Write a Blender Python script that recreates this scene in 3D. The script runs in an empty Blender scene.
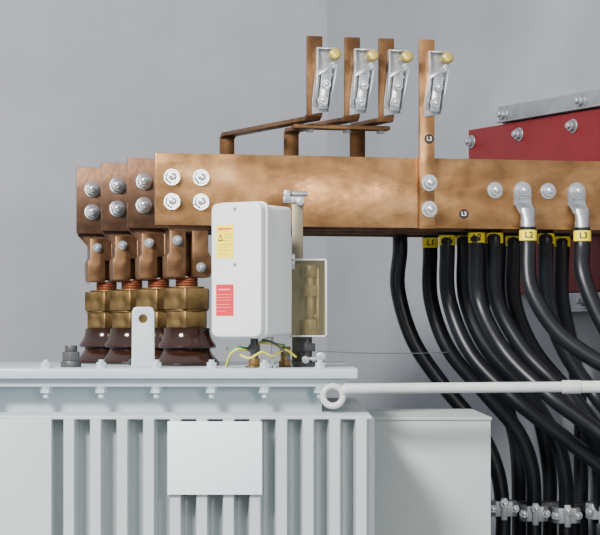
import bpy, bmesh, math, random
from mathutils import Vector, Matrix
random.seed(4)
H=1.6
V=Vector
def W(px,py,d): return V(((px-300)*.0005*d, d-4, H+(335-py)*.0005*d))
# ---------------------------------------------------------------- materials
def mat(name,col,rough=.5,metal=0,col2=None,scale=8,bump=0,bscale=60,fac=(.35,.65),stretch=None,alpha=None,trans=0,speck=None,rvar=0,coat=0,col3=None,fine=None,spec=None):
    m=bpy.data.materials.new(name); m.use_nodes=True
    nt=m.node_tree; n=nt.nodes; l=nt.links; b=n['Principled BSDF']
    b.inputs['Base Color'].default_value=(*col,1); b.inputs['Roughness'].default_value=rough
    b.inputs['Metallic'].default_value=metal
    if coat: b.inputs['Coat Weight'].default_value=coat
    if trans: b.inputs['Transmission Weight'].default_value=trans
    if alpha: b.inputs['Alpha'].default_value=alpha
    if spec is not None: b.inputs['Specular IOR Level'].default_value=spec
    tc=n.new('ShaderNodeTexCoord'); src=tc.outputs['Object']
    if stretch:
        mp=n.new('ShaderNodeMapping'); mp.inputs['Scale'].default_value=stretch
        l.new(src,mp.inputs['Vector']); src=mp.outputs['Vector']
    if col2:
        nz=n.new('ShaderNodeTexNoise'); nz.inputs['Scale'].default_value=scale; nz.inputs['Detail'].default_value=10
        nz.inputs['Roughness'].default_value=.62
        l.new(src,nz.inputs['Vector'])
        r=n.new('ShaderNodeValToRGB'); r.color_ramp.elements[0].position=fac[0]; r.color_ramp.elements[1].position=fac[1]
        r.color_ramp.elements[0].color=(*col,1); r.color_ramp.elements[1].color=(*col2,1)
        if col3:
            e=r.color_ramp.elements.new((fac[0]+fac[1])/2); e.color=(*col3,1)
        l.new(nz.outputs['Fac'],r.inputs['Fac']); out=r.outputs['Color']
        if fine:
            n3=n.new('ShaderNodeTexNoise'); n3.inputs['Scale'].default_value=fine[0]; n3.inputs['Detail'].default_value=6
            l.new(tc.outputs['Object'],n3.inputs['Vector'])
            r3=n.new('ShaderNodeValToRGB'); r3.color_ramp.elements[0].position=.36; r3.color_ramp.elements[1].position=.56
            f=fine[1]; r3.color_ramp.elements[0].color=(f,f,f,1); r3.color_ramp.elements[1].color=(1,1,1,1)
            l.new(n3.outputs['Fac'],r3.inputs['Fac'])
            mm=n.new('ShaderNodeMix'); mm.data_type='RGBA'; mm.blend_type='MULTIPLY'; mm.inputs['Factor'].default_value=1
            l.new(out,mm.inputs['A']); l.new(r3.outputs['Color'],mm.inputs['B']); out=mm.outputs['Result']
        if speck:
            vz=n.new('ShaderNodeTexVoronoi'); vz.inputs['Scale'].default_value=speck[0]; vz.inputs['Randomness'].default_value=1
            l.new(tc.outputs['Object'],vz.inputs['Vector'])
            r2=n.new('ShaderNodeValToRGB'); r2.color_ramp.elements[0].position=speck[1]; r2.color_ramp.elements[1].position=speck[1]*1.5
            r2.color_ramp.elements[0].color=(1,1,1,1); r2.color_ramp.elements[1].color=(0,0,0,1)
            l.new(vz.outputs['Distance'],r2.inputs['Fac'])
            mx=n.new('ShaderNodeMix'); mx.data_type='RGBA'
            l.new(r2.outputs['Color'],mx.inputs['Factor']); l.new(out,mx.inputs['A']); mx.inputs['B'].default_value=(*speck[2],1)
            out=mx.outputs['Result']
        l.new(out,b.inputs['Base Color'])
        if rvar:
            mr=n.new('ShaderNodeMapRange'); mr.inputs['From Min'].default_value=.3; mr.inputs['From Max'].default_value=.7
            mr.inputs['To Min'].default_value=rough-rvar; mr.inputs['To Max'].default_value=rough+rvar
            nz2=n.new('ShaderNodeTexNoise'); nz2.inputs['Scale'].default_value=scale*2.3; nz2.inputs['Detail'].default_value=5
            l.new(src,nz2.inputs['Vector'])
            l.new(nz2.outputs['Fac'],mr.inputs['Value']); l.new(mr.outputs['Result'],b.inputs['Roughness'])
    if bump:
        nb=n.new('ShaderNodeTexNoise'); nb.inputs['Scale'].default_value=bscale; nb.inputs['Detail'].default_value=4
        l.new(src,nb.inputs['Vector'])
        bp=n.new('ShaderNodeBump'); bp.inputs['Strength'].default_value=bump; bp.inputs['Distance'].default_value=.002
        l.new(nb.outputs['Fac'],bp.inputs['Height']); l.new(bp.outputs['Normal'],b.inputs['Normal'])
    return m
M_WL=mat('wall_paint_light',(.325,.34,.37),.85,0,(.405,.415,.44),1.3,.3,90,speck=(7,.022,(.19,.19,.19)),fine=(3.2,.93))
M_WR=mat('wall_paint_shaded',(.255,.27,.295),.85,0,(.305,.32,.345),2.0,.3,90,speck=(7,.020,(.14,.14,.14)),fine=(3.2,.93))  # right wall: its weaker light is put into a darker paint colour
M_FL=mat('concrete_floor',(.35,.35,.34),.9,0,(.42,.42,.41),5,.4)
M_CU=mat('copper_mottled',(.20,.095,.040),.34,.85,(.78,.50,.25),7,.15,60,(.27,.78),stretch=(.65,1,1.4),rvar=.13,col3=(.45,.235,.095),fine=(20,.68))
M_CUD=mat('copper_brown_shaded',(.042,.021,.012),.40,.65,(.18,.092,.048),8,.2,90,(.28,.72),rvar=.12,fine=(30,.7))  # rear busbars: copper darkened, their shade is put into the colour
M_CUS=mat('copper_shade_dark_strap',(.085,.038,.017),.42,.8,(.28,.145,.060),10,.15,90,(.3,.7),rvar=.12,fine=(30,.75))  # straps and link: dark of the undersides put into the whole colour
M_CUR=mat('copper_red',(.22,.06,.03),.4,.8,(.36,.13,.07),20)
M_BR=mat('aged_brass',(.075,.042,.016),.40,.8,(.32,.20,.075),14,.2,90,rvar=.1,fine=(35,.75))
M_BRZ=mat('bronze_clamp',(.065,.031,.015),.40,.72,(.25,.13,.058),12,.2,90,rvar=.12,fine=(40,.7))
M_BRB=mat('dull_yellow_brass',(.56,.42,.09),.34,.75,(.68,.53,.14),30)
M_ZN=mat('zinc_plate',(.54,.56,.59),.28,.88,(.64,.66,.69),12)
M_TIN=mat('tinned_copper',(.34,.36,.38),.42,.8,(.48,.50,.52),20,.2,80,fine=(60,.8))
M_ZND=mat('galvanised_dull',(.27,.29,.31),.44,.65,(.41,.43,.45),18,.1,80)
M_PO=mat('brown_porcelain',(.016,.0055,.003),.12,0,(.028,.010,.005),10,spec=.5)
M_TK=mat('tank_grey_paint',(.415,.465,.475),.42,0,(.465,.515,.52),3,.05,60)
M_TKG=mat('tank_grey_green_paint',(.35,.39,.38),.5,0,(.40,.44,.43),2.5,.05,60)
M_LID=mat('lid_bluegrey_paint',(.385,.455,.495),.38,0,(.44,.51,.55),5,.05,60)
M_NP=mat('white_plate',(.74,.82,.86),.4,0,(.78,.86,.9),4)
M_BX=mat('white_enclosure',(.68,.71,.70),.35,0,(.74,.76,.75),6)
M_YL=mat('yellow_label',(.95,.74,.01),.5,0,(1,.80,.02),12)
M_RD=mat('red_label',(.60,.010,.025),.5,0,(.66,.018,.035),12)
M_INK=mat('dark_ink',(.015,.015,.012),.6)
M_INKY=mat('brown_ink',(.20,.09,.02),.6)
M_INKW=mat('pale_ink',(.85,.6,.58),.6)
M_PAN=mat('red_insulating_board',(.135,.008,.011),.45,0,(.18,.013,.017),4,.1,50,spec=.3)
M_BK=mat('black_cable_rubber',(.003,.004,.006),.38,0,(.006,.008,.012),14,.1,50,spec=.4)
M_DK=mat('dark_fitting',(.05,.052,.055),.45,.4,(.09,.09,.09),20)
M_OL=mat('olive_post',(.13,.115,.075),.45,.4,(.20,.18,.12),14)
M_FR=mat('pale_frame',(.50,.52,.49),.3,.1,(.56,.58,.54),14)
M_DO=mat('olive_backing',(.13,.115,.055),.5,0,(.24,.21,.11),9)
M_GL=mat('clear_window',(.55,.50,.30),.05,0,alpha=.07)
M_OB=mat('relay_brass',(.13,.085,.03),.40,.5,(.34,.24,.09),24,rvar=.1)
M_YG=mat('yellow_wire',(.7,.62,.05),.4,0,(.75,.7,.08),10)
M_GR=mat('green_wire',(.05,.30,.12),.4,0,(.07,.35,.15),10)
M_PIPE=mat('pale_pipe_paint',(.46,.48,.46),.35,0,(.57,.58,.56),9,.08,60)
M_WIRE=mat('pale_thin_wire',(.30,.35,.36),.5,.2,(.34,.40,.40),10)
# ---------------------------------------------------------------- builder
WP={}
class B:
    def __init__(s): s.bm=bmesh.new()
    def box(s,c,size,R=None):
        m=Matrix.Translation(V(c))@(R.to_4x4() if R else Matrix())@Matrix.Diagonal((*size,1))
        bmesh.ops.create_cube(s.bm,size=1,matrix=m); return s
    def cone(s,p0,p1,r0,r1=None,seg=24):
        p0=V(p0);p1=V(p1); r1=r0 if r1 is None else r1; d=p1-p0
        q=V((0,0,1)).rotation_difference(d).to_matrix().to_4x4()
        bmesh.ops.create_cone(s.bm,cap_ends=True,segments=seg,radius1=r0,radius2=r1,depth=d.length,matrix=Matrix.Translation((p0+p1)/2)@q); return s
    def lathe(s,c,prof,seg=40):
        rings=[]
        for r,z in prof:
            rings.append([s.bm.verts.new((c[0]+r*math.cos(2*math.pi*k/seg),c[1]+r*math.sin(2*math.pi*k/seg),z)) for k in range(seg)])
        for a,b in zip(rings,rings[1:]):
            for k in range(seg): s.bm.faces.new((a[k],a[(k+1)%seg],b[(k+1)%seg],b[k]))
        s.bm.faces.new(rings[0][::-1]); s.bm.faces.new(rings[-1]); return s
    def tube(s,pts,r,seg=16,closed=False):
        pts=[V(p) for p in pts]; n=len(pts); rings=[]; up=V((0,1,.01)).normalized()
        for i,p in enumerate(pts):
            if closed: t=(pts[(i+1)%n]-pts[i-1])
            else: t=pts[min(i+1,n-1)]-pts[max(i-1,0)]
            t.normalize(); a=(up-t*up.dot(t)).normalized(); b=t.cross(a); up=a
            rings.append([s.bm.verts.new(p+(a*math.cos(2*math.pi*k/seg)+b*math.sin(2*math.pi*k/seg))*r) for k in range(seg)])
        rr=list(zip(rings,rings[1:]))
        if closed: rr.append((rings[-1],rings[0]))
        for a,b in rr:
            for k in range(seg): s.bm.faces.new((a[k],a[(k+1)%seg],b[(k+1)%seg],b[k]))
        if not closed: s.bm.faces.new(rings[0][::-1]); s.bm.faces.new(rings[-1])
        return s
    def ribbon(s,pts,w,width,th):
        pts=[V(p) for p in pts]; n=len(pts); w=V(w).normalized(); rings=[]
        for i,p in enumerate(pts):
            if i==0: nn=(pts[1]-p).normalized().cross(w)
            elif i==n-1: nn=(p-pts[i-1]).normalized().cross(w)
            else:
                a=(p-pts[i-1]).normalized().cross(w).normalized(); b=(pts[i+1]-p).normalized().cross(w).normalized()
                nn=(a+b).normalized(); nn=nn/max(.4,nn.dot(a))
                rings.append([s.bm.verts.new(p+w*width/2*x+nn*th/2*y) for x,y in((-1,-1),(1,-1),(1,1),(-1,1))]); continue
            nn=nn.normalized()
            rings.append([s.bm.verts.new(p+w*width/2*x+nn*th/2*y) for x,y in((-1,-1),(1,-1),(1,1),(-1,1))])
        for a,b in zip(rings,rings[1:]):
            for k in range(4): s.bm.faces.new((a[k],a[(k+1)%4],b[(k+1)%4],b[k]))
        s.bm.faces.new(rings[0][::-1]); s.bm.faces.new(rings[-1]); return s
    def prism(s,pts,th):
        a=[s.bm.verts.new(V(p)) for p in pts]; b=[s.bm.verts.new(V(p)+V(th)) for p in pts]; n=len(pts)
        s.bm.faces.new(a[::-1]); s.bm.faces.new(b)
        for k in range(n): s.bm.faces.new((a[k],a[(k+1)%n],b[(k+1)%n],b[k]))
        return s
    def holed(s,out2,hc,hr,org,ax,bx,th):
        org=V(org);ax=V(ax);bx=V(bx);th=V(th); n=len(out2)
        angs=[2*math.pi*k/32-math.pi for k in range(32)]+[math.atan2(p[1]-hc[1],p[0]-hc[0]) for p in out2]
        angs=sorted(set(round(a,4) for a in angs)); rows=[]
        for a in angs:
            dx,dy=math.cos(a),math.sin(a); best=None
            for i in range(n):
                x1,y1=out2[i];x2,y2=out2[(i+1)%n]; ex,ey=x2-x1,y2-y1
                den=dx*ey-dy*ex
                if abs(den)<1e-12: continue
                t=((x1-hc[0])*ey-(y1-hc[1])*ex)/den; u=((x1-hc[0])*dy-(y1-hc[1])*dx)/den
                if t>0 and -1e-3<=u<=1.001 and (best is None or t>best): best=t
            o=(hc[0]+dx*best,hc[1]+dy*best); i_=(hc[0]+dx*hr,hc[1]+dy*hr)
            P=lambda q:org+ax*q[0]+bx*q[1]
            rows.append([s.bm.verts.new(P(o)),s.bm.verts.new(P(i_)),s.bm.verts.new(P(i_)+th),s.bm.verts.new(P(o)+th)])
        for i in range(len(rows)):
            a=rows[i];b=rows[(i+1)%len(rows)]
            for k in range(4): s.bm.faces.new((a[k],a[(k+1)%4],b[(k+1)%4],b[k]))
        return s
    def done(s,name,m,parent=None,bevel=0,bseg=2,org=None,**props):
        bm=s.bm; bmesh.ops.recalc_face_normals(bm,faces=bm.faces)
        if bevel:
            es=[e for e in bm.edges if len(e.link_faces)==2 and e.calc_face_angle(0)>.6]
            bmesh.ops.bevel(bm,geom=es,offset=bevel,segments=bseg,profile=.5,affect='EDGES',clamp_overlap=True)
        for f in bm.faces: f.smooth=True
        for e in bm.edges:
            if len(e.link_faces)==2 and e.calc_face_angle(0)>.55: e.smooth=False
        me=bpy.data.meshes.new(name); bm.to_mesh(me); bm.free()
        return addmesh(name,me,m,parent,org,**props)
def addmesh(name,me,m,parent=None,org=None,**props):
    if m: me.materials.clear(); me.materials.append(m)
    if org is None:
        cs=[v.co for v in me.vertices]
        org=V([(min(c[i] for c in cs)+max(c[i] for c in cs))/2 for i in range(3)])
    org=V(org); me.transform(Matrix.Translation(-org))
    ob=bpy.data.objects.new(name,me); bpy.context.collection.objects.link(ob)
    setp(ob,org,parent); 
    for k,v in props.items(): ob[k]=v
    return ob
def setp(ob,org,parent):
    WP[ob.name]=V(org)
    if parent: ob.parent=parent; ob.location=V(org)-WP[parent.name]
    else: ob.location=org
def empty(name,loc,label,cat,group=None):
    e=bpy.data.objects.new(name,None); e.empty_display_size=.05; bpy.context.collection.objects.link(e)
    setp(e,loc,None); e['label']=label; e['category']=cat
    if group: e['group']=group
    return e
def text_mesh(body,size,mtx,bend=None):
    cu=bpy.data.curves.new('txt','FONT'); cu.body=body; cu.size=size; cu.align_x='CENTER'; cu.align_y='CENTER'; cu.extrude=.0002; cu.offset=size*.022
    o=bpy.data.objects.new('txt',cu); bpy.context.collection.objects.link(o)
    bpy.context.view_layer.update()
    me=bpy.data.meshes.new_from_object(o.evaluated_get(bpy.context.evaluated_depsgraph_get()))
    bpy.data.objects.remove(o)
    if bend:
        for v in me.vertices:
            a=v.co.x/bend; r=bend+v.co.z; z=r*math.cos(a)-bend; v.co.x=r*math.sin(a); v.co.z=z
    me.transform(mtx); return me
RX90=Matrix.Rotation(math.pi/2,4,'X')
def crom(pts,n=10):
    pts=[V(p) for p in pts]; P=[pts[0]*2-pts[1]]+pts+[pts[-1]*2-pts[-2]]; out=[]
    for i in range(1,len(P)-2):
        for k in range(n):
            t=k/n; a,b,c,d=P[i-1],P[i],P[i+1],P[i+2]
            out.append(.5*((2*b)+(c-a)*t+(2*a-5*b+4*c-d)*t*t+(3*b-a-3*c+d)*t**3))
    out.append(P[-2]); return out
# ---------------------------------------------------------------- shared bolt meshes (axis -Y)
def bolt_mesh(name,wr,nr,nl,sr,sl,m=None):
    b=B(); b.cone((0,0,0),(0,-.003,0),wr); b.cone((0,-.003,0),(0,-.003-nl,0),nr,seg=6); 
    b.cone((0,-.003-nl,0),(0,-.003-nl-sl,0),sr,seg=16); b.cone((0,-.003-nl-sl,0),(0,-.0045-nl-sl,0),sr,sr*.7,seg=16)
    o=b.done(name,m or M_ZN,org=(0,0,0),bevel=.0005,bseg=1); me=o.data; bpy.data.objects.remove(o); return me
BOLT=bolt_mesh('hex_bolt',.0170,.0132,.010,.0072,.007)
BOLTD=bolt_mesh('dull_hex_bolt',.0165,.0128,.010,.0072,.007,M_ZND)
BOLTS=bolt_mesh('small_hex_bolt',.0105,.0090,.008,.0050,.004)
BOLTSD=bolt_mesh('small_dull_hex_bolt',.010,.0082,.007,.0048,.004,M_ZND)
def bolt(parent,loc,rotz=0,me=None,name='hex_bolt'):
    o=bpy.data.objects.new(name,me or BOLT); bpy.context.collection.objects.link(o)
    o.rotation_mode='QUATERNION'
    o.rotation_quaternion=(Matrix.Rotation(rotz,3,'Z')@Matrix.Rotation(random.uniform(0,1),3,'Y')).to_quaternion()
    setp(o,loc,parent); return o
# ---------------------------------------------------------------- room
wd=V((.4735,-.8808,0)); wn=V((-.8808,-.4735,0)); corner=V((.0775,1.739,0))
def wallpt(t=None,z=0,off=0):
    return V((.4318,1.08,0))+wd*t+wn*off+V((0,0,z))
e=corner+wd*5.2
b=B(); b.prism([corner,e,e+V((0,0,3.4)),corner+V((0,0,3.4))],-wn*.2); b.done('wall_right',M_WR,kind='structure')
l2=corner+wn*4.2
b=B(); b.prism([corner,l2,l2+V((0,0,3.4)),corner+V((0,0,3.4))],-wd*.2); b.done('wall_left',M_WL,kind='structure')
b=B(); b.box((0,-1.5,-.05),(9,8,.1)); b.done('floor',M_FL,kind='structure')
# ---------------------------------------------------------------- transformer
LT=H-.062
tr=empty('transformer',(-.3,.2,0),'pale grey oil transformer with finned tank standing on concrete floor','transformer')
b=B(); b.box(((-.97+.135)/2,.1075,.775),(1.105,1.005,1.35)); b.done('tank',M_TK,tr,.004)
b=B(); b.box(((-.95+.0415)/2,.2125,1.478),(.9915,.895,.058)); b.done('tank_neck',M_LID,tr,.002)
b=B(); b.box(((-.97+.128)/2,.09,1.4525),(1.098,1.045,.006)); b.done('tank_shelf',M_TK,tr,.001)
for x in(-.8,0): 
    b=B(); b.box((x,.11,.05),(.10,.9,.10)); b.done('skid_beam',M_TKG,tr,.003)
b=B(); b.box(((-1.0+.107)/2,.215,LT-.0095),(1.107,1.03,.019)); b.done('lid',M_LID,tr,.0025)
b=B(); b.box(((-.99+.088)/2,.22,LT-.0265),(1.078,1.01,.015)); b.done('lid_flange',M_LID,tr,.0015)
fm=None; yb,yf=-.392,-.442
for k in range(12):
    x=(69+26.6*k-300)*.00178; c=V((x,-.417,.85))
    if fm is None:
        b=B(); b.prism([V((x+dx,y,.25)) for dx,y in((-.0150,yb),(-.0097,yf+.0015),(-.0085,yf),(.0085,yf),(.0097,yf+.0015),(.0150,yb))],V((0,0,1.20)))
        o=b.done('cooling_fin',M_TK,tr,0,org=c); fm=o
    else:
        o=fm.copy(); bpy.context.collection.objects.link(o); setp(o,c,tr)
    o.name='cooling_fin'; WP[o.name]=c
for x0,x1 in((-.66,-.442),):
    b=B(); b.box(((x0+x1)/2,-.410,.85),(x1-x0,.062,1.20)); b.done('flat_tank_panel',M_TK,tr,.003)
for k in range(8):
    b=B(); b.box(((.135+.366)/2,-.15+.058*k,.844),(.231,.024,1.188)); b.box(((.135+.368)/2,-.15+.058*k,1.4395),(.233,.030,.006)); b.done('side_cooling_fin',M_TKG,tr,.0010,2)
c=(W(167,422,3.54)+W(262,495,3.54))/2
b=B(); b.box((c.x,-.446,c.z),(.168,.006,.130)); b.done('blank_nameplate',M_NP,tr,.001,label='blank white nameplate')
for px in(-8,47,102,157,212,265,320):
    x=(px-300)*.00187
    b=B(); b.cone((x,-.272,LT-.055),(x,-.272,LT+.016),.0055); b.cone((x,-.272,LT),(x,-.272,LT+.003),.011); b.cone((x,-.272,LT+.003),(x,-.272,LT+.011),.010,seg=6)
    b.cone((x,-.272,LT-.034),(x,-.272,LT-.037),.012); b.cone((x,-.272,LT-.037),(x,-.272,LT-.046),.0115,seg=6)
    b.done('lid_bolt',M_LID,tr,org=(x,-.272,LT))
cx=(143-300)*.0019
out=[(-.0225,0),(.0225,0),(.0215,.02),(.0212,.106),(.0180,.1135),(.013,.1155),(-.013,.1155),(-.0180,.1135),(-.0212,.106),(-.0215,.02)]
b=B(); b.holed(out,(0,.093),.0085,(cx,-.20,LT),(1,0,0),(0,0,1),(0,.014,0)); b.done('lifting_lug',M_TK,tr,.0010)
c=W(71,364,3.85); c.z=LT
b=B(); b.cone(c,c+V((0,0,.012)),.020); b.cone(c+V((0,0,.012)),c+V((0,0,.030)),.018,seg=6); b.cone(c+V((0,0,.03)),c+V((0,0,.042)),.012); b.done('filler_plug',M_DK,tr,.001)
# ---------------------------------------------------------------- busbars and bushings
u=V((.9769,.2139,0)); n=V((.2139,-.9769,0)); ROT=math.atan2(.2139,.9769)
Rz=Matrix.Rotation(ROT,3,'Z')
ZT,ZB=H+.364,H+.220
O=[V((-.29-.065*i,.113*i,0)) for i in range(4)]
def bar_s(i,px):
    k=(px-300)*.0005; return (k*(4+O[i].y)-O[i].x)/(.9769-k*.2139)
def bp(i,px,z,off=0): return O[i]+u*bar_s(i,px)+n*off+V((0,0,z))
TH=.012
for i in range(4):
    s1=(1.0125-.5375*O[i].y-O[i].x)/1.092-.030
    bar=empty('busbar',O[i]+V((0,0,ZB)), ['mottled tan copper busbar bolted along its face','shade-darkened brown copper busbar next to the mottled tan one','shade-darkened brown copper busbar between two other busbars','shade-darkened brown outermost copper busbar with sloping connector leaf'][i],'busbar','four parallel copper busbars')
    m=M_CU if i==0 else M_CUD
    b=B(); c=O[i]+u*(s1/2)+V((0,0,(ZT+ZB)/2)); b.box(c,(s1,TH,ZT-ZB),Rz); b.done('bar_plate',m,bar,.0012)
    for ds in(.033,.092):
        for z in(H+.316,H+.267): bolt(bar,O[i]+u*ds+n*(TH/2)+V((0,0,z)),ROT)
    if i==0:
        bar0=bar
        for px in(494,547): bolt(bar,bp(0,px,H+.300,TH/2),ROT)
    b=B()
    if i:
        for q,(dx,oy) in enumerate(((0,-.0105),(.004,-.021))):
            P=[(.004+dx,.030),(.064+dx,.030),(.068+dx,.004),(.100+dx,-.030),(.100+dx,-.058),(.036+dx,-.058),(.032+dx,-.034),(.004+dx,-.004)]
            b.prism([O[i]+u*a+n*(oy+.0045)+V((0,0,ZB+z)) for a,z in P],-n*.009)
    else:
        b.prism([O[i]+u*a-n*(TH/2)+V((0,0,ZB+z)) for a,z in ((.02,.03),(.11,.03),(.11,-.012),(.03,-.012))],-n*.009)
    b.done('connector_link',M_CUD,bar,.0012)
    bx=O[i]+u*.070-n*.036
    pr=[(.062,LT),(.0660,LT+.002),(.0670,LT+.006),(.0650,LT+.010),(.059,LT+.016),(.053,LT+.023),(.049,LT+.029),(.048,LT+.034),(.0585,LT+.036),(.0600,LT+.039),(.0585,LT+.043),(.053,LT+.051),(.049,LT+.060),(.047,LT+.069),(.047,LT+.076)]
    b=B(); b.lathe(bx,pr,48); bu=b.done('bushing',M_PO,tr,org=bx+V((0,0,LT)),label='glossy dark brown porcelain bushing')
    z=LT+.076
    b=B(); b.cone(bx+V((0,0,z)),bx+V((0,0,z+.034)),.046,seg=6); b.done('brass_nut',M_BR,bu,.0018)
    b=B(); b.cone(bx+V((0,0,z+.034)),bx+V((0,0,z+.038)),.044,seg=32); b.cone(bx+V((0,0,z+.038)),bx+V((0,0,z+.080)),.052,seg=6); b.cone(bx+V((0,0,z+.080)),bx+V((0,0,z+.084)),.036,seg=32); b.done('brass_collar',M_BR,bu,.0020)
    b=B(); pf=[]
    for k in range(5):
        zz=z+.080+k*.0050; pf+=[(.0215,zz),(.0235,zz+.0022)]
    b.lathe(bx,pf,28); b.done('threaded_stud',M_CUR,bu)
    # broad split clamp block: two solid leaning jaws with one slot
    z0=z+.102; z1=H+.210; hz=(z0+z1)/2; hh=z1-z0
    b=B()
    for sgn in(-1,1):
        P=[(.0065,z0),(.0430,z0),(.0450,z0+.008),(.0450,z0+hh*.45),(.0395,z0+hh*.55),(.0395,z1),(.0065,z1)]
        b.prism([bx+u*(sgn*a)+n*.031+V((0,0,zz)) for a,zz in P],-n*.062)
    b.box(bx+n*(-.016)+V((0,0,hz)),(.030,.022,hh*.92),Rz)
    b.done('stud_clamp',M_BRZ,bu,.0022)
    bolt(bu,bx+u*(-.024)+n*.031+V((0,0,z1-.020)),ROT,BOLTSD,name='clamp_bolt')
    bolt(bu,bx+u*(.024)+n*.031+V((0,0,z0+.020)),ROT,BOLTSD,name='clamp_bolt')
    bolt(bu,bx+u*(.0450)+n*.008+V((0,0,z0+.018)),ROT+math.pi/2,BOLTSD,name='clamp_side_bolt')
def roundlabel(parent,p,rotz,body):
    nn=V((math.sin(rotz),-math.cos(rotz),0))
    b=B(); b.cone(p,p+nn*.0012,.0100,seg=32); d=b.done('phase_disc',M_INK,parent,label='black round phase disc')
    me=text_mesh(body,.0115,Matrix.Translation(p+nn*.0014)@Matrix.Rotation(rotz,4,'Z')@RX90)
    addmesh('phase_text',me,M_INKW,d)
roundlabel(bar0,bp(0,463,H+.250,TH/2),ROT,'L3')
# ---------------------------------------------------------------- earthing straps with knobs
ZS=H+.440; ZTOP=H+.606
ups=[(313,226,3),(350.5,290,2),(384.5,356,1),(424.5,None,0)]
for px,lp,bi in ups:
    off=.006+TH/2-.002+.003
    top=bp(0,px,ZTOP,off); 
    e=empty('earthing_strap',V((top.x,top.y,ZS)) if lp else V((top.x,top.y,ZB)),
      'bent copper strap with zinc clamp and brass knob' if lp else 'long straight copper strap bolted over a busbar, brass knob on top','copper strap','copper straps with brass knobs')
    if lp:
        lb=bp(bi,lp,ZT-.09,TH/2+.006)
        p=[lb,V((lb.x,lb.y,ZS-.007)),V((lb.x+(top.x-lb.x)*.025,lb.y+(top.y-lb.y)*.025,ZS)),
           V((top.x-(top.x-lb.x)*.025,top.y-(top.y-lb.y)*.025,ZS)),V((top.x,top.y,ZS+.007)),top]
        b=B(); b.ribbon(p,u,.032,.009); b.done('strap_bar',M_CUS,e,.0008)
        bolt(e,bp(bi,lp,ZT-.06,TH/2+.0105),ROT,BOLTS)
    else:
        b=B(); b.box((top+bp(0,px,ZB-.002,off))/2+n*.002,(.032,.010,ZTOP-ZB+.002),Rz); b.done('strap_bar',M_CU,e,.0010)
        for z in(H+.312,H+.258): bolt(e,bp(0,px+2,z,off+.007),ROT)
        roundlabel(e,bp(0,px+2,H+.402,off+.007),ROT,'L3')
    def Q(dx,py,o=0): return V((top.x,top.y,H+(335-py)*.00204))+u*((dx*.95-3.5)*.00205)+n*(.006+o)
    outl=[(4,50),(25,50),(25,66),(18,113),(0,116),(0,104),(4,70)]
    b=B(); b.prism([Q(x,y) for x,y in outl],n*.005); b.done('clamp_back_plate',M_ZND,e,.0005)  # duller zinc than the cheeks puts the clamp's inner shadow into colour
    b=B()
    b.prism([Q(25,50,.003),Q(25,66,.003),Q(18,113,.003),Q(18,113,.014),Q(21,92,.022),Q(25,70,.024),Q(25,50,.016)],u*-.0034)
    b.prism([Q(4,50,.003),Q(4,70,.003),Q(0,108,.003),Q(0,108,.012),Q(3,84,.018),Q(4,62,.018),Q(4,50,.014)],u*.0034)
    b.prism([Q(4,50,.003),Q(25,50,.003),Q(25,50,.016),Q(4,50,.014)],V((0,0,-.0034)))
    b.prism([Q(9,76,.012),Q(19,76,.012),Q(15,111,.009),Q(5,111,.009)],n*.005)
    b.prism([Q(4,74,.015),Q(22,66,.015),Q(22,70,.015),Q(4,79,.015)],n*.003)
    b.done('clamp_cheeks',M_ZN,e,.0005)
    for x,y,o in((13,87,.016),(10,103,.014)): bolt(e,Q(x,y,o),ROT,BOLTS)
    b=B(); c=Q(21,58,.004); b.cone(c,c+n*.024,.0065); b.cone(c+n*.020,c+n*.024,.0095); b.cone(c+n*.024,c+n*.027,.0100,.0122); b.cone(c+n*.027,c+n*.033,.0122); b.cone(c+n*.033,c+n*.037,.0122,.0085); b.done('brass_knob',M_BRB,e,.0010)
ln=empty('copper_link',bp(0,345,ZS-.02,0),'short shade-darkened copper link plate under the upright straps','copper strap')
b=B(); b.ribbon([bp(0,296,ZS-.014,-.030),bp(0,392,ZS-.014,-.030)],n,.035,.008)
b.done('link_plate',M_CUS,ln,.0008)
for px in(313,350,384):
    b=B(); p=bp(0,px,ZS-.024,-.030); b.cone(p,p+V((0,0,.006)),.009,seg=6); b.done('link_nut',M_ZND,ln)
# ---------------------------------------------------------------- red board and steel angles
rp=empty('insulating_board',wallpt(t=.5,z=H+.10),'dark red insulating board bolted on the grey wall','panel')
def wbox(b,t0,t1,z0,z1,o0,o1):
    b.prism([wallpt(t=t0,z=z0,off=o0),wallpt(t=t1,z=z0,off=o0),wallpt(t=t1,z=z1,off=o0),wallpt(t=t0,z=z1,off=o0)],wn*(o1-o0)); return b
b=B(); wbox(b,0.02,1.05,H+.100,H+.518,.001,.018); b.done('board',M_PAN,rp,.002)
WR=math.atan2(wn.x,-wn.y)
def t_at(px):
    k=(px-300)*.0005
    d=3.1625/(k+.5375); return (5.08-d)*1.1353
for px in(478,526,580): bolt(rp,wallpt(t=t_at(px),z=H+.487,off=.018),WR,me=BOLTD)
for z0,z1,t0,lbl,bs in((H+.522,H+.562,t_at(506),'galvanised steel angle along the red board top',[(512,.543),(590,.543)]),(H+.054,H+.098,t_at(552),'galvanised steel angle under the red board',[(566,.080),(592,.080)])):
    an=empty('steel_angle',wallpt(t=.6,z=z0),lbl,'bracket','steel angles holding the board')
    b=B(); wbox(b,t0,1.05,z0,z1,.001,.022); wbox(b,t0,1.05,z0,z0+.004,.022,.030); b.done('angle_profile',M_ZND,an,.001)
    for px,z in bs: bolt(an,wallpt(t=t_at(px),z=H+z-.002,off=.022),WR,me=BOLTD)
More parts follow.
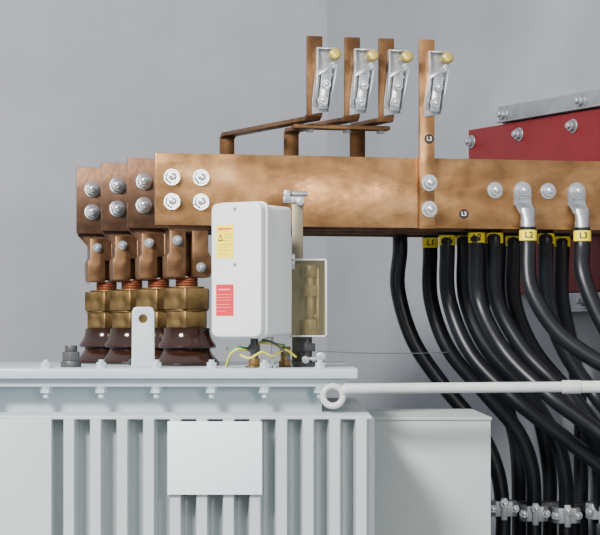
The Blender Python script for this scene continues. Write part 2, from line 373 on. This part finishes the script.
# ---------------------------------------------------------------- cables
CR=.0168
cab=[
 (3,397,None,[(398,290,4.49),(413,340,4.49),(443,385,4.49),(478,428,4.48),(497,470,4.48),(503,515,4.48),(503,550,4.48)]),
 (3,427,'L1',[(431,300,4.47),(449,350,4.45),(486,394,4.44),(518,432,4.44),(532,470,4.46),(534,515,4.48),(534,550,4.48)]),
 (2,444,'L1',[(449,300,4.39),(472,355,4.35),(518,402,4.31),(570,442,4.30),(612,478,4.30),(634,530,4.30),(636,560,4.30)]),
 (2,461,'L1',[(466,300,4.41),(488,350,4.40),(526,392,4.40),(554,435,4.415),(565,475,4.44),(566,515,4.48),(566,550,4.48)]),
 (1,473,'L2',[(479,300,4.27),(505,352,4.21),(550,396,4.15),(598,432,4.13),(636,466,4.10),(658,510,4.02),(662,550,4.02)]),
 (3,480,None,[(482,300,4.57),(490,350,4.59),(505,400,4.61),(517,450,4.62),(519,515,4.63),(519,550,4.63)]),
 (1,491,'L2',[(497,300,4.29),(524,350,4.27),(562,390,4.24),(592,432,4.26),(600,475,4.36),(600,515,4.46),(600,550,4.46)]),
 (2,510,'L2',[(514,300,4.43),(534,350,4.46),(574,398,4.47),(606,440,4.44),(632,480,4.41),(640,550,4.41)]),
 (0,521,'L2',[(531,288,4.12),(556,330,4.10),(592,358,4.08),(640,384,4.06),(675,430,4.05),(684,550,4.05)]),
 (1,542,'L2',[(547,300,4.32),(564,350,4.34),(596,396,4.32),(630,436,4.22),(660,480,4.17),(664,550,4.17)]),
 (3,505,None,[(508,300,4.58),(520,360,4.60),(540,420,4.61),(549,470,4.62),(550,515,4.62),(550,550,4.62)]),
 (2,558,'L3',[(562,300,4.45),(574,360,4.50),(581,420,4.54),(581,470,4.56),(581,515,4.56),(581,550,4.56)]),
 (0,575,'L3',[(583,275,4.14),(600,318,4.12),(628,362,4.10),(670,410,4.08),(700,480,4.06),(704,550,4.05)]),
]
cleats=[]
for i,px,tag,path in cab:
    front=(i==0)
    ph=bp(i,px,H+.300,TH/2)
    ca=bp(i,px+(3 if front else 0),0,TH/2+CR+.003)
    st=V((ca.x,ca.y,H+.222))
    lab=('thick black cable with tinned lug' if front else 'thick black cable hanging from shade-darkened brown busbar')
    lab+=(', yellow '+tag+' sleeve') if tag else ', no sleeve'
    cb=empty('power_cable',V((st.x,st.y,0)),lab,'cable','black power cables')
    b=B()
    outl=[(-.0185,-.030),(.0185,-.030)]+[(.0190*math.cos(a),.0190*math.sin(a)) for a in [math.pi*k/8 for k in range(0,9)]]
    b.holed(outl,(0,0),.007,ph,u,(0,0,1),n*.006)
    # flattened transition and crimped barrel
    a=ph+V((0,0,-.026))+n*.003; c=V((st.x,st.y,H+.252))
    b.prism([a-u*.0185-n*.003,a+u*.0185-n*.003,a+u*.0185+n*.003,a-u*.0185+n*.003],V((c.x-a.x,c.y-a.y,c.z-a.z)))
    q0=len(b.bm.verts)
    for (w0,d0,zz0),(w1,d1,zz1) in zip([(.0175,.006,.262),(.0160,.012,.248),(.0145,.0125,.240),(.0162,.0150,.234)],[(.0160,.012,.248),(.0145,.0125,.240),(.0162,.0150,.234),(.0158,.0158,.217)]):
        r0=[b.bm.verts.new((st.x+u.x*w0*math.cos(t_)+n.x*d0*math.sin(t_),st.y+u.y*w0*math.cos(t_)+n.y*d0*math.sin(t_),H+zz0)) for t_ in [2*math.pi*k/24 for k in range(24)]]
        r1=[b.bm.verts.new((st.x+u.x*w1*math.cos(t_)+n.x*d1*math.sin(t_),st.y+u.y*w1*math.cos(t_)+n.y*d1*math.sin(t_),H+zz1)) for t_ in [2*math.pi*k/24 for k in range(24)]]
        for k in range(24): b.bm.faces.new((r0[k],r0[(k+1)%24],r1[(k+1)%24],r1[k]))
        if zz0==.262: b.bm.faces.new(r0[::-1])
        if zz1==.217: b.bm.faces.new(r1)
    bmesh.ops.remove_doubles(b.bm,verts=list(b.bm.verts),dist=.00002)
    b.done('cable_lug',M_TIN,cb)
    bolt(cb,ph+n*.006,ROT,me=BOLT,name='lug_bolt')
    pts=[V((st.x,st.y,H+.224)),V((st.x,st.y,H+.185))]+[W(*q) for q in path]
    last=pts[-1]; pts+= [V((last.x,last.y,.6)),V((last.x,last.y,0.0))]
    b=B(); b.tube(crom(pts,12),CR,20); b.done('cable_jacket',M_BK,cb)
    if tag:
        zt=H+.217; mr=CR+.0014
        b=B(); b.lathe((st.x,st.y),[(mr-.001,zt-.022),(mr,zt-.021),(mr,zt-.001),(mr-.001,zt)],28); mk=b.done('marker_sleeve',M_YL,cb,label='yellow marker sleeve')
        me=text_mesh(tag,.018,Matrix.Translation((st.x,st.y-mr-.0003,zt-.011))@RX90,bend=mr)
        addmesh('marker_text',me,M_INK,mk)
    if path[-1][0] in(503,534,566,600): cleats.append(W(path[-2][0],{503:508,534:513,566:515,600:511}[path[-1][0]],path[-1][2]))
zr=cleats[0].z
rl=empty('cleat_rail',(.55,.515,0),'dark channel rail carrying the cable cleats','rail')
b=B(); b.box((.575,.514,zr),(.38,.006,.022)); b.box((.575,.526,zr+.009),(.38,.03,.004)); b.box((.575,.526,zr-.009),(.38,.03,.004)); b.done('rail_channel',M_DK,rl,.001)
for x in(.405,.68):
    b=B(); b.box((x,.547,zr/2-.005),(.03,.016,zr-.01)); b.done('rail_post',M_DK,rl,.001)
for k,c in enumerate(cleats):
    e=empty('cable_cleat',c+V((0,.02,0)),'grey metal cleat clamping a black cable on rail','cable clamp','cable cleats on the rail')
    b=B()
    for y0,y1 in((-.0270,-.0015),(.0015,.026)):
        P=[(-.030,y0 if y0>0 else y1),(-.030,(y0+y1)/2-.004 if y0<0 else (y0+y1)/2+.004),(-.019,y1 if y0>0 else y0),(.019,y1 if y0>0 else y0),(.030,(y0+y1)/2-.004 if y0<0 else (y0+y1)/2+.004),(.030,y0 if y0>0 else y1)]
        b.prism([c+V((x,y,-.017)) for x,y in P],V((0,0,.034)))
    b.box(c+V((0,-.028,0)),(.014,.006,.050))
    b.done('cleat_saddle',M_ZND,e,.0016)
    for s in(-1,1): bolt(e,c+V((s*.0245,-.016,0)),0,BOLTS,name='cleat_bolt')
    bolt(e,c+V((0,-.031,.012)),0,BOLTS,name='cleat_bolt')
# ---------------------------------------------------------------- support post + control box
pp=W(297.5,300,3.95)
po=empty('support_post',V((pp.x,pp.y,LT)),'dark olive flat metal post with clamp head on transformer lid','post')
zt=W(0,200,3.95).z
b=B(); b.box((pp.x,pp.y,(zt+LT)/2),(.022,.010,zt-LT)); b.done('post_bar',M_OL,po,.001)
b=B(); z2=zt; b.box((pp.x-.008,pp.y,z2),(.040,.018,.012)); b.box((pp.x-.020,pp.y,z2+.008),(.012,.022,.022)); b.cone((pp.x+.006,pp.y-.02,z2-.004),(pp.x+.006,pp.y+.014,z2-.004),.009,seg=6); b.cone((pp.x-.028,pp.y,z2+.012),(pp.x+.02,pp.y,z2+.012),.005); b.done('post_clamp',M_ZND,po,.0008)
b=B(); b.box((pp.x,pp.y,LT+.004),(.07,.05,.008)); b.done('post_foot',M_OL,po,.001)
th=math.radians(-31)
R3=Matrix.Rotation(th,3,'Z'); bxc=W(252,270,3.80); zb=H-.004; ztp=H+.248
cbx=empty('control_box',V((bxc.x,bxc.y,zb)),'white rounded enclosure with yellow and red labels beside bushings','electrical box')
hz=(zb+ztp)/2; hh=ztp-zb
def L(x,y,z): return V((bxc.x,bxc.y,z))+R3@V((x,y,0))
def rbox(name,x0,x1,y0,y1,z0,z1,r,m,par,bev,**k):
    pts=[]
    for cx,cz,a0 in((x1-r,z1-r,0),(x0+r,z1-r,90),(x0+r,z0+r,180),(x1-r,z0+r,270)):
        for q in range(7):
            a=math.radians(a0+q*15); pts.append((cx+r*math.cos(a),cz+r*math.sin(a)))
    b=B(); b.prism([L(x,y0,z) for x,z in pts],R3@V((0,y1-y0,0))); return b.done(name,m,par,bev,4,**k)
rbox('enclosure_body',-.0515,.0525,-.026,.058,zb+.003,ztp-.003,.010,M_BX,cbx,.002)
rbox('enclosure_gasket',-.050,.051,-.030,-.024,zb+.006,ztp-.006,.010,M_DK,cbx,.0005)
cov=rbox('enclosure_cover',-.055,.056,-.058,-.0285,zb,ztp,.014,M_BX,cbx,.0038)
rbox('cover_rim',-.0575,.0585,-.040,-.0300,zb-.0025,ztp+.0025,.016,M_BX,cov,.002)
for x,z in((-.001,ztp-.012),(-.001,hz+.01)):
    b=B(); b.cone(L(x,-.0575,z),L(x,-.0590,z),.0035,seg=16); b.done('cover_screw',M_ZND,cov)
def sticker(name,x0,x1,z0,z1,m,rows,sym=None):
    b=B(); b.box(L((x0+x1)/2,-.0584,(z0+z1)/2),(x1-x0,.0006,z1-z0),R3); s=b.done(name,m,cov,label=name.replace('_',' ')+' with fine print')
    for nm,ink,rr in rows:
        b=B()
        for zf,hf,a0,a1 in rr:
            a=a0
            while a<a1-.05:
                c=min(a1,a+random.uniform(.03,.09)) if nm=='fine_print' else a1
                xa=x0+(x1-x0)*a; xc=x0+(x1-x0)*c
                b.box(L((xa+xc)/2,-.0588,z0+(z1-z0)*zf),(xc-xa,.0003,(z1-z0)*hf),R3); a=c+.03
        b.done(nm,ink,s)
    if sym:
        b=B(); fx=lambda a:x0+(x1-x0)*a; fz=lambda a:z0+(z1-z0)*a
        y=-.0587
        for tri in(((.08,.52),(.40,.52),(.24,.74)),):
            o=[L(fx(a),y,fz(q)) for a,q in tri]; c=(o[0]+o[1]+o[2])/3
            inn=[c+(p-c)*.60 for p in o]
            for k in range(3): b.prism([o[k],o[(k+1)%3],inn[(k+1)%3],inn[k]],R3@V((0,-.0003,0)))
        b.done('warning_triangle',M_INK,s)
k=.0019
sticker('yellow_label',-.042,-.004,H+(335-259)*k,H+(335-226)*k,M_YL,[('fine_print',M_INKY,[(.70,.014,.48,.92),(.62,.014,.48,.92),(.54,.014,.48,.86),(.40,.014,.08,.92),(.32,.014,.08,.80),(.24,.014,.08,.90),(.12,.014,.08,.70)]),('header_line',M_RD,[(.88,.045,.10,.88)])],True)
sticker('red_label',-.043,-.004,H+(335-316)*k,H+(335-285)*k,M_RD,[('fine_print',M_INKW,[(.84,.035,.15,.85),(.68,.009,.08,.92),(.59,.009,.08,.86),(.50,.009,.08,.92),(.36,.009,.08,.80),(.27,.009,.08,.92),(.15,.009,.08,.6)])])
b=B(); p0=L(.02,.058,hz); b.box((p0+V((pp.x,pp.y,hz)))/2+V((0,0,.02)),(.03,.05,.03)); b.done('mount_arm',M_ZND,cbx,.001)
b=B(); p=L(.005,.0,zb)
b.cone(V((p.x,p.y,LT+.030)),V((p.x,p.y,LT+.044)),.0125,seg=6); b.cone(V((p.x,p.y,LT+.018)),V((p.x,p.y,zb+.004)),.0075); b.done('cable_gland',M_DK,cbx,.0006)
b=B(); b.cone(V((p.x,p.y,LT)),V((p.x,p.y,LT+.004)),.017); b.cone(V((p.x,p.y,LT+.004)),V((p.x,p.y,LT+.018)),.012,seg=6); b.done('gland_base',M_BR,cbx,.0006)
b=B(); p=L(.030,.010,zb); b.box(V((p.x,p.y,LT+.002)),(.030,.020,.004)); b.box(V((p.x+.008,p.y,(LT+zb)/2)),(.004,.020,zb-LT)); b.box(V((p.x,p.y,zb-.002)),(.022,.020,.004)); b.done('foot_bracket',M_ZND,cbx,.0006)
# ---------------------------------------------------------------- sight-glass relay
d=3.88
a=W(290,259,d); c=W(327,337,d); x0,x1,zt_,zb_=a.x,c.x,a.z,c.z; y0,y1=-.135,-.085
rg=empty('relay_housing',V(((x0+x1)/2,-.11,LT)),'clear-windowed relay housing with brass parts on a pedestal','relay')
b=B(); t=.0034
b.box(((x0+x1)/2,(y0+y1)/2,zt_-t/2),(x1-x0,y1-y0,t)); b.box(((x0+x1)/2,(y0+y1)/2,zb_+t/2),(x1-x0,y1-y0,t))
b.box((x0+t/2,(y0+y1)/2,(zt_+zb_)/2),(t,y1-y0,zt_-zb_)); b.box((x1-t/2,(y0+y1)/2,(zt_+zb_)/2),(t,y1-y0,zt_-zb_))
b.done('housing_frame',M_FR,rg,.0006)
b=B(); b.box(((x0+x1)/2,y0+.001,(zt_+zb_)/2),(x1-x0-2*t,.0012,zt_-zb_-2*t)); b.done('clear_window_pane',M_GL,rg)
mx=(x0+x1)/2; mz=(zt_+zb_)/2
b=B(); b.box((mx,-.088,mz),(x1-x0-2*t,.004,zt_-zb_-2*t)); b.box((x1-t-.0008,-.108,mz),(.001,.042,zt_-zb_-2*t)); b.done('backing_plate',M_DO,rg)
b=B(); mb=mx+.004
b.cone((mb,-.106,zb_+t),(mb,-.106,zb_+.034),.016,seg=8); b.cone((mb,-.106,zb_+.034),(mb,-.106,zt_-.02),.008); b.cone((mb,-.106,mz+.004),(mb,-.106,mz+.026),.015,seg=6); b.cone((mb,-.106,zt_-.034),(mb,-.106,zt_-.012),.014); b.box((mb+.014,-.105,mz),(.005,.012,.12)); b.box((mb+.006,-.105,mz+.045),(.020,.008,.006)); b.box((mb+.006,-.105,mz-.035),(.020,.008,.006)); b.done('brass_mechanism',M_OB,rg,.0006)
b=B(); b.cone((mx-.004,-.11,LT),(mx-.004,-.11,LT+.010),.030,seg=6); b.cone((mx-.004,-.11,LT+.010),(mx-.004,-.11,zb_),.011); b.cone((mx-.004,-.11,LT+.030),(mx-.004,-.11,LT+.046),.020,seg=6); b.cone((mx+.022,-.12,LT),(mx+.022,-.12,LT+.022),.009,seg=6); b.done('pedestal',M_DK,rg,.001)
b=B(); b.box((mx+.012,-.135,LT+.016),(.044,.014,.006)); b.cone((mx+.024,-.146,LT+.020),(mx+.024,-.132,LT+.020),.010,seg=6); b.cone((mx-.006,-.146,LT+.014),(mx-.006,-.132,LT+.014),.008,seg=6); b.done('pedestal_clamp',M_ZND,rg,.0006)
b=B(); b.cone((mx-.045,-.15,LT),(mx-.045,-.15,LT+.012),.014,seg=6); b.cone((mx-.045,-.15,LT+.012),(mx-.045,-.15,LT+.032),.009); b.cone((mx-.045,-.15,LT+.032),(mx-.045,-.15,LT+.040),.012,seg=6); b.done('brass_valve',M_BR,rg,.0006)
q=V((mx-.045,-.15,LT+.038))
def wire(nm,m,pts,lab):
    b=B(); b.tube(crom(pts,8),.0022,10); b.done(nm,m,None,label=lab,category='wire')
wire('yellow_earth_wire',M_YG,[q,W(262,343,3.84),W(248,350,3.80),W(238,349,3.78),W(230,355,3.79),V((W(226,360,3.82).x,-.18,LT+.002))],'yellow insulated earth wire looping over the transformer lid')
wire('green_earth_wire',M_GR,[q+V((0,.006,.004)),W(262,342,3.847),W(248,348,3.807),W(238,347,3.787),W(231,353,3.797),V((W(227,360,3.83).x,-.172,LT+.002))],'green insulated earth wire looping over the transformer lid')
wire('yellow_lead_wire',M_YG,[W(240,355,3.76),W(250,358,3.76),W(262,352,3.77),W(272,356,3.78),W(285,350,3.80),W(296,357,3.82)],'loose yellow lead wire beside the relay pedestal')
wire('dark_lead_wire',M_DK,[W(262,340,3.79),W(272,342,3.78),W(283,350,3.78),W(290,360,3.79),V((W(292,365,3.79).x,-.21,LT+.002))],'dark lead wire bending from enclosure to the lid')
b=B(); p0=W(318,351,3.9); p1=W(481,350,4.60); dd=(p1-p0); b.tube([p0+dd*k/8+V((0,0,-.0004*(k*(8-k)))) for k in range(0,9)],.0009,8); b.done('thin_wire',M_WIRE,None,label='thin pale wire stretched from the lid towards the cables',category='wire')
# ---------------------------------------------------------------- pale pipe with eye
e0=W(333,396,3.71)
pi=empty('pipe',e0,'pale painted pipe with flattened eye end at the lid','pipe')
b=B(); b.tube([e0+V((.0185*math.cos(a),0,.0185*math.sin(a))) for a in [2*math.pi*k/28 for k in range(28)]],.0062,12,True); b.done('pipe_eye',M_PIPE,pi)
y=e0.y; zp=W(0,388.5,3.71).z
b=B(); b.tube(crom([e0+V((.016,0,.008)),V((e0.x+.03,y,zp)),V((e0.x+.06,y,zp)),V((.50,y,zp+.003)),V((1.19,y,zp+.006))],8),.0098,20); b.done('pipe_tube',M_PIPE,pi)
xx=W(562,388,3.71).x
b=B(); b.cone((xx,y,zp+.003),(xx+.035,y,zp+.003),.0125); b.cone((xx+.035,y,zp+.003),(1.18,y,zp+.006),.0112); b.done('pipe_sleeve',M_PIPE,pi,.001)
# ---------------------------------------------------------------- light, world, camera
w=bpy.data.worlds.new('world'); bpy.context.scene.world=w; w.use_nodes=True
nt=w.node_tree; bg=nt.nodes['Background']; bg.inputs[1].default_value=.92
tc=nt.nodes.new('ShaderNodeTexCoord'); sx=nt.nodes.new('ShaderNodeSeparateXYZ'); mr=nt.nodes.new('ShaderNodeMapRange'); cr=nt.nodes.new('ShaderNodeValToRGB')
nt.links.new(tc.outputs['Generated'],sx.inputs[0]); nt.links.new(sx.outputs['Z'],mr.inputs['Value'])
mr.inputs['From Min'].default_value=-1; mr.inputs['From Max'].default_value=1
nt.links.new(mr.outputs['Result'],cr.inputs['Fac'])
cr.color_ramp.elements[0].position=.30; cr.color_ramp.elements[0].color=(.14,.145,.15,1)
cr.color_ramp.elements[1].position=.95; cr.color_ramp.elements[1].color=(1.12,1.18,1.28,1)
e=cr.color_ramp.elements.new(.55); e.color=(.40,.425,.45,1)
nt.links.new(cr.outputs['Color'],bg.inputs[0])
def area(name,loc,tgt,size,en,col):
    l=bpy.data.lights.new(name,'AREA'); l.shape='RECTANGLE'; l.size=size[0]; l.size_y=size[1]; l.energy=en; l.color=col
    o=bpy.data.objects.new(name,l); bpy.context.collection.objects.link(o); o.location=loc
    o.rotation_euler=(V(tgt)-V(loc)).to_track_quat('-Z','Y').to_euler()
area('key_light',(-1.7,-3.0,3.6),(0,.2,1.7),(.9,.7),350,(1,.97,.94))
area('sheen_light',(1.50,-4.5,2.25),(0,.05,1.9),(.6,.8),48,(1,.95,.88))  # unseen lamp, added for the sheen on the front busbar
cam=bpy.data.cameras.new('camera'); co=bpy.data.objects.new('camera',cam); bpy.context.collection.objects.link(co)
co.location=(0,-4,H); co.rotation_euler=(math.pi/2,0,0); cam.lens=120; cam.sensor_width=36; cam.shift_y=.1125; cam.clip_end=100
bpy.context.scene.camera=co
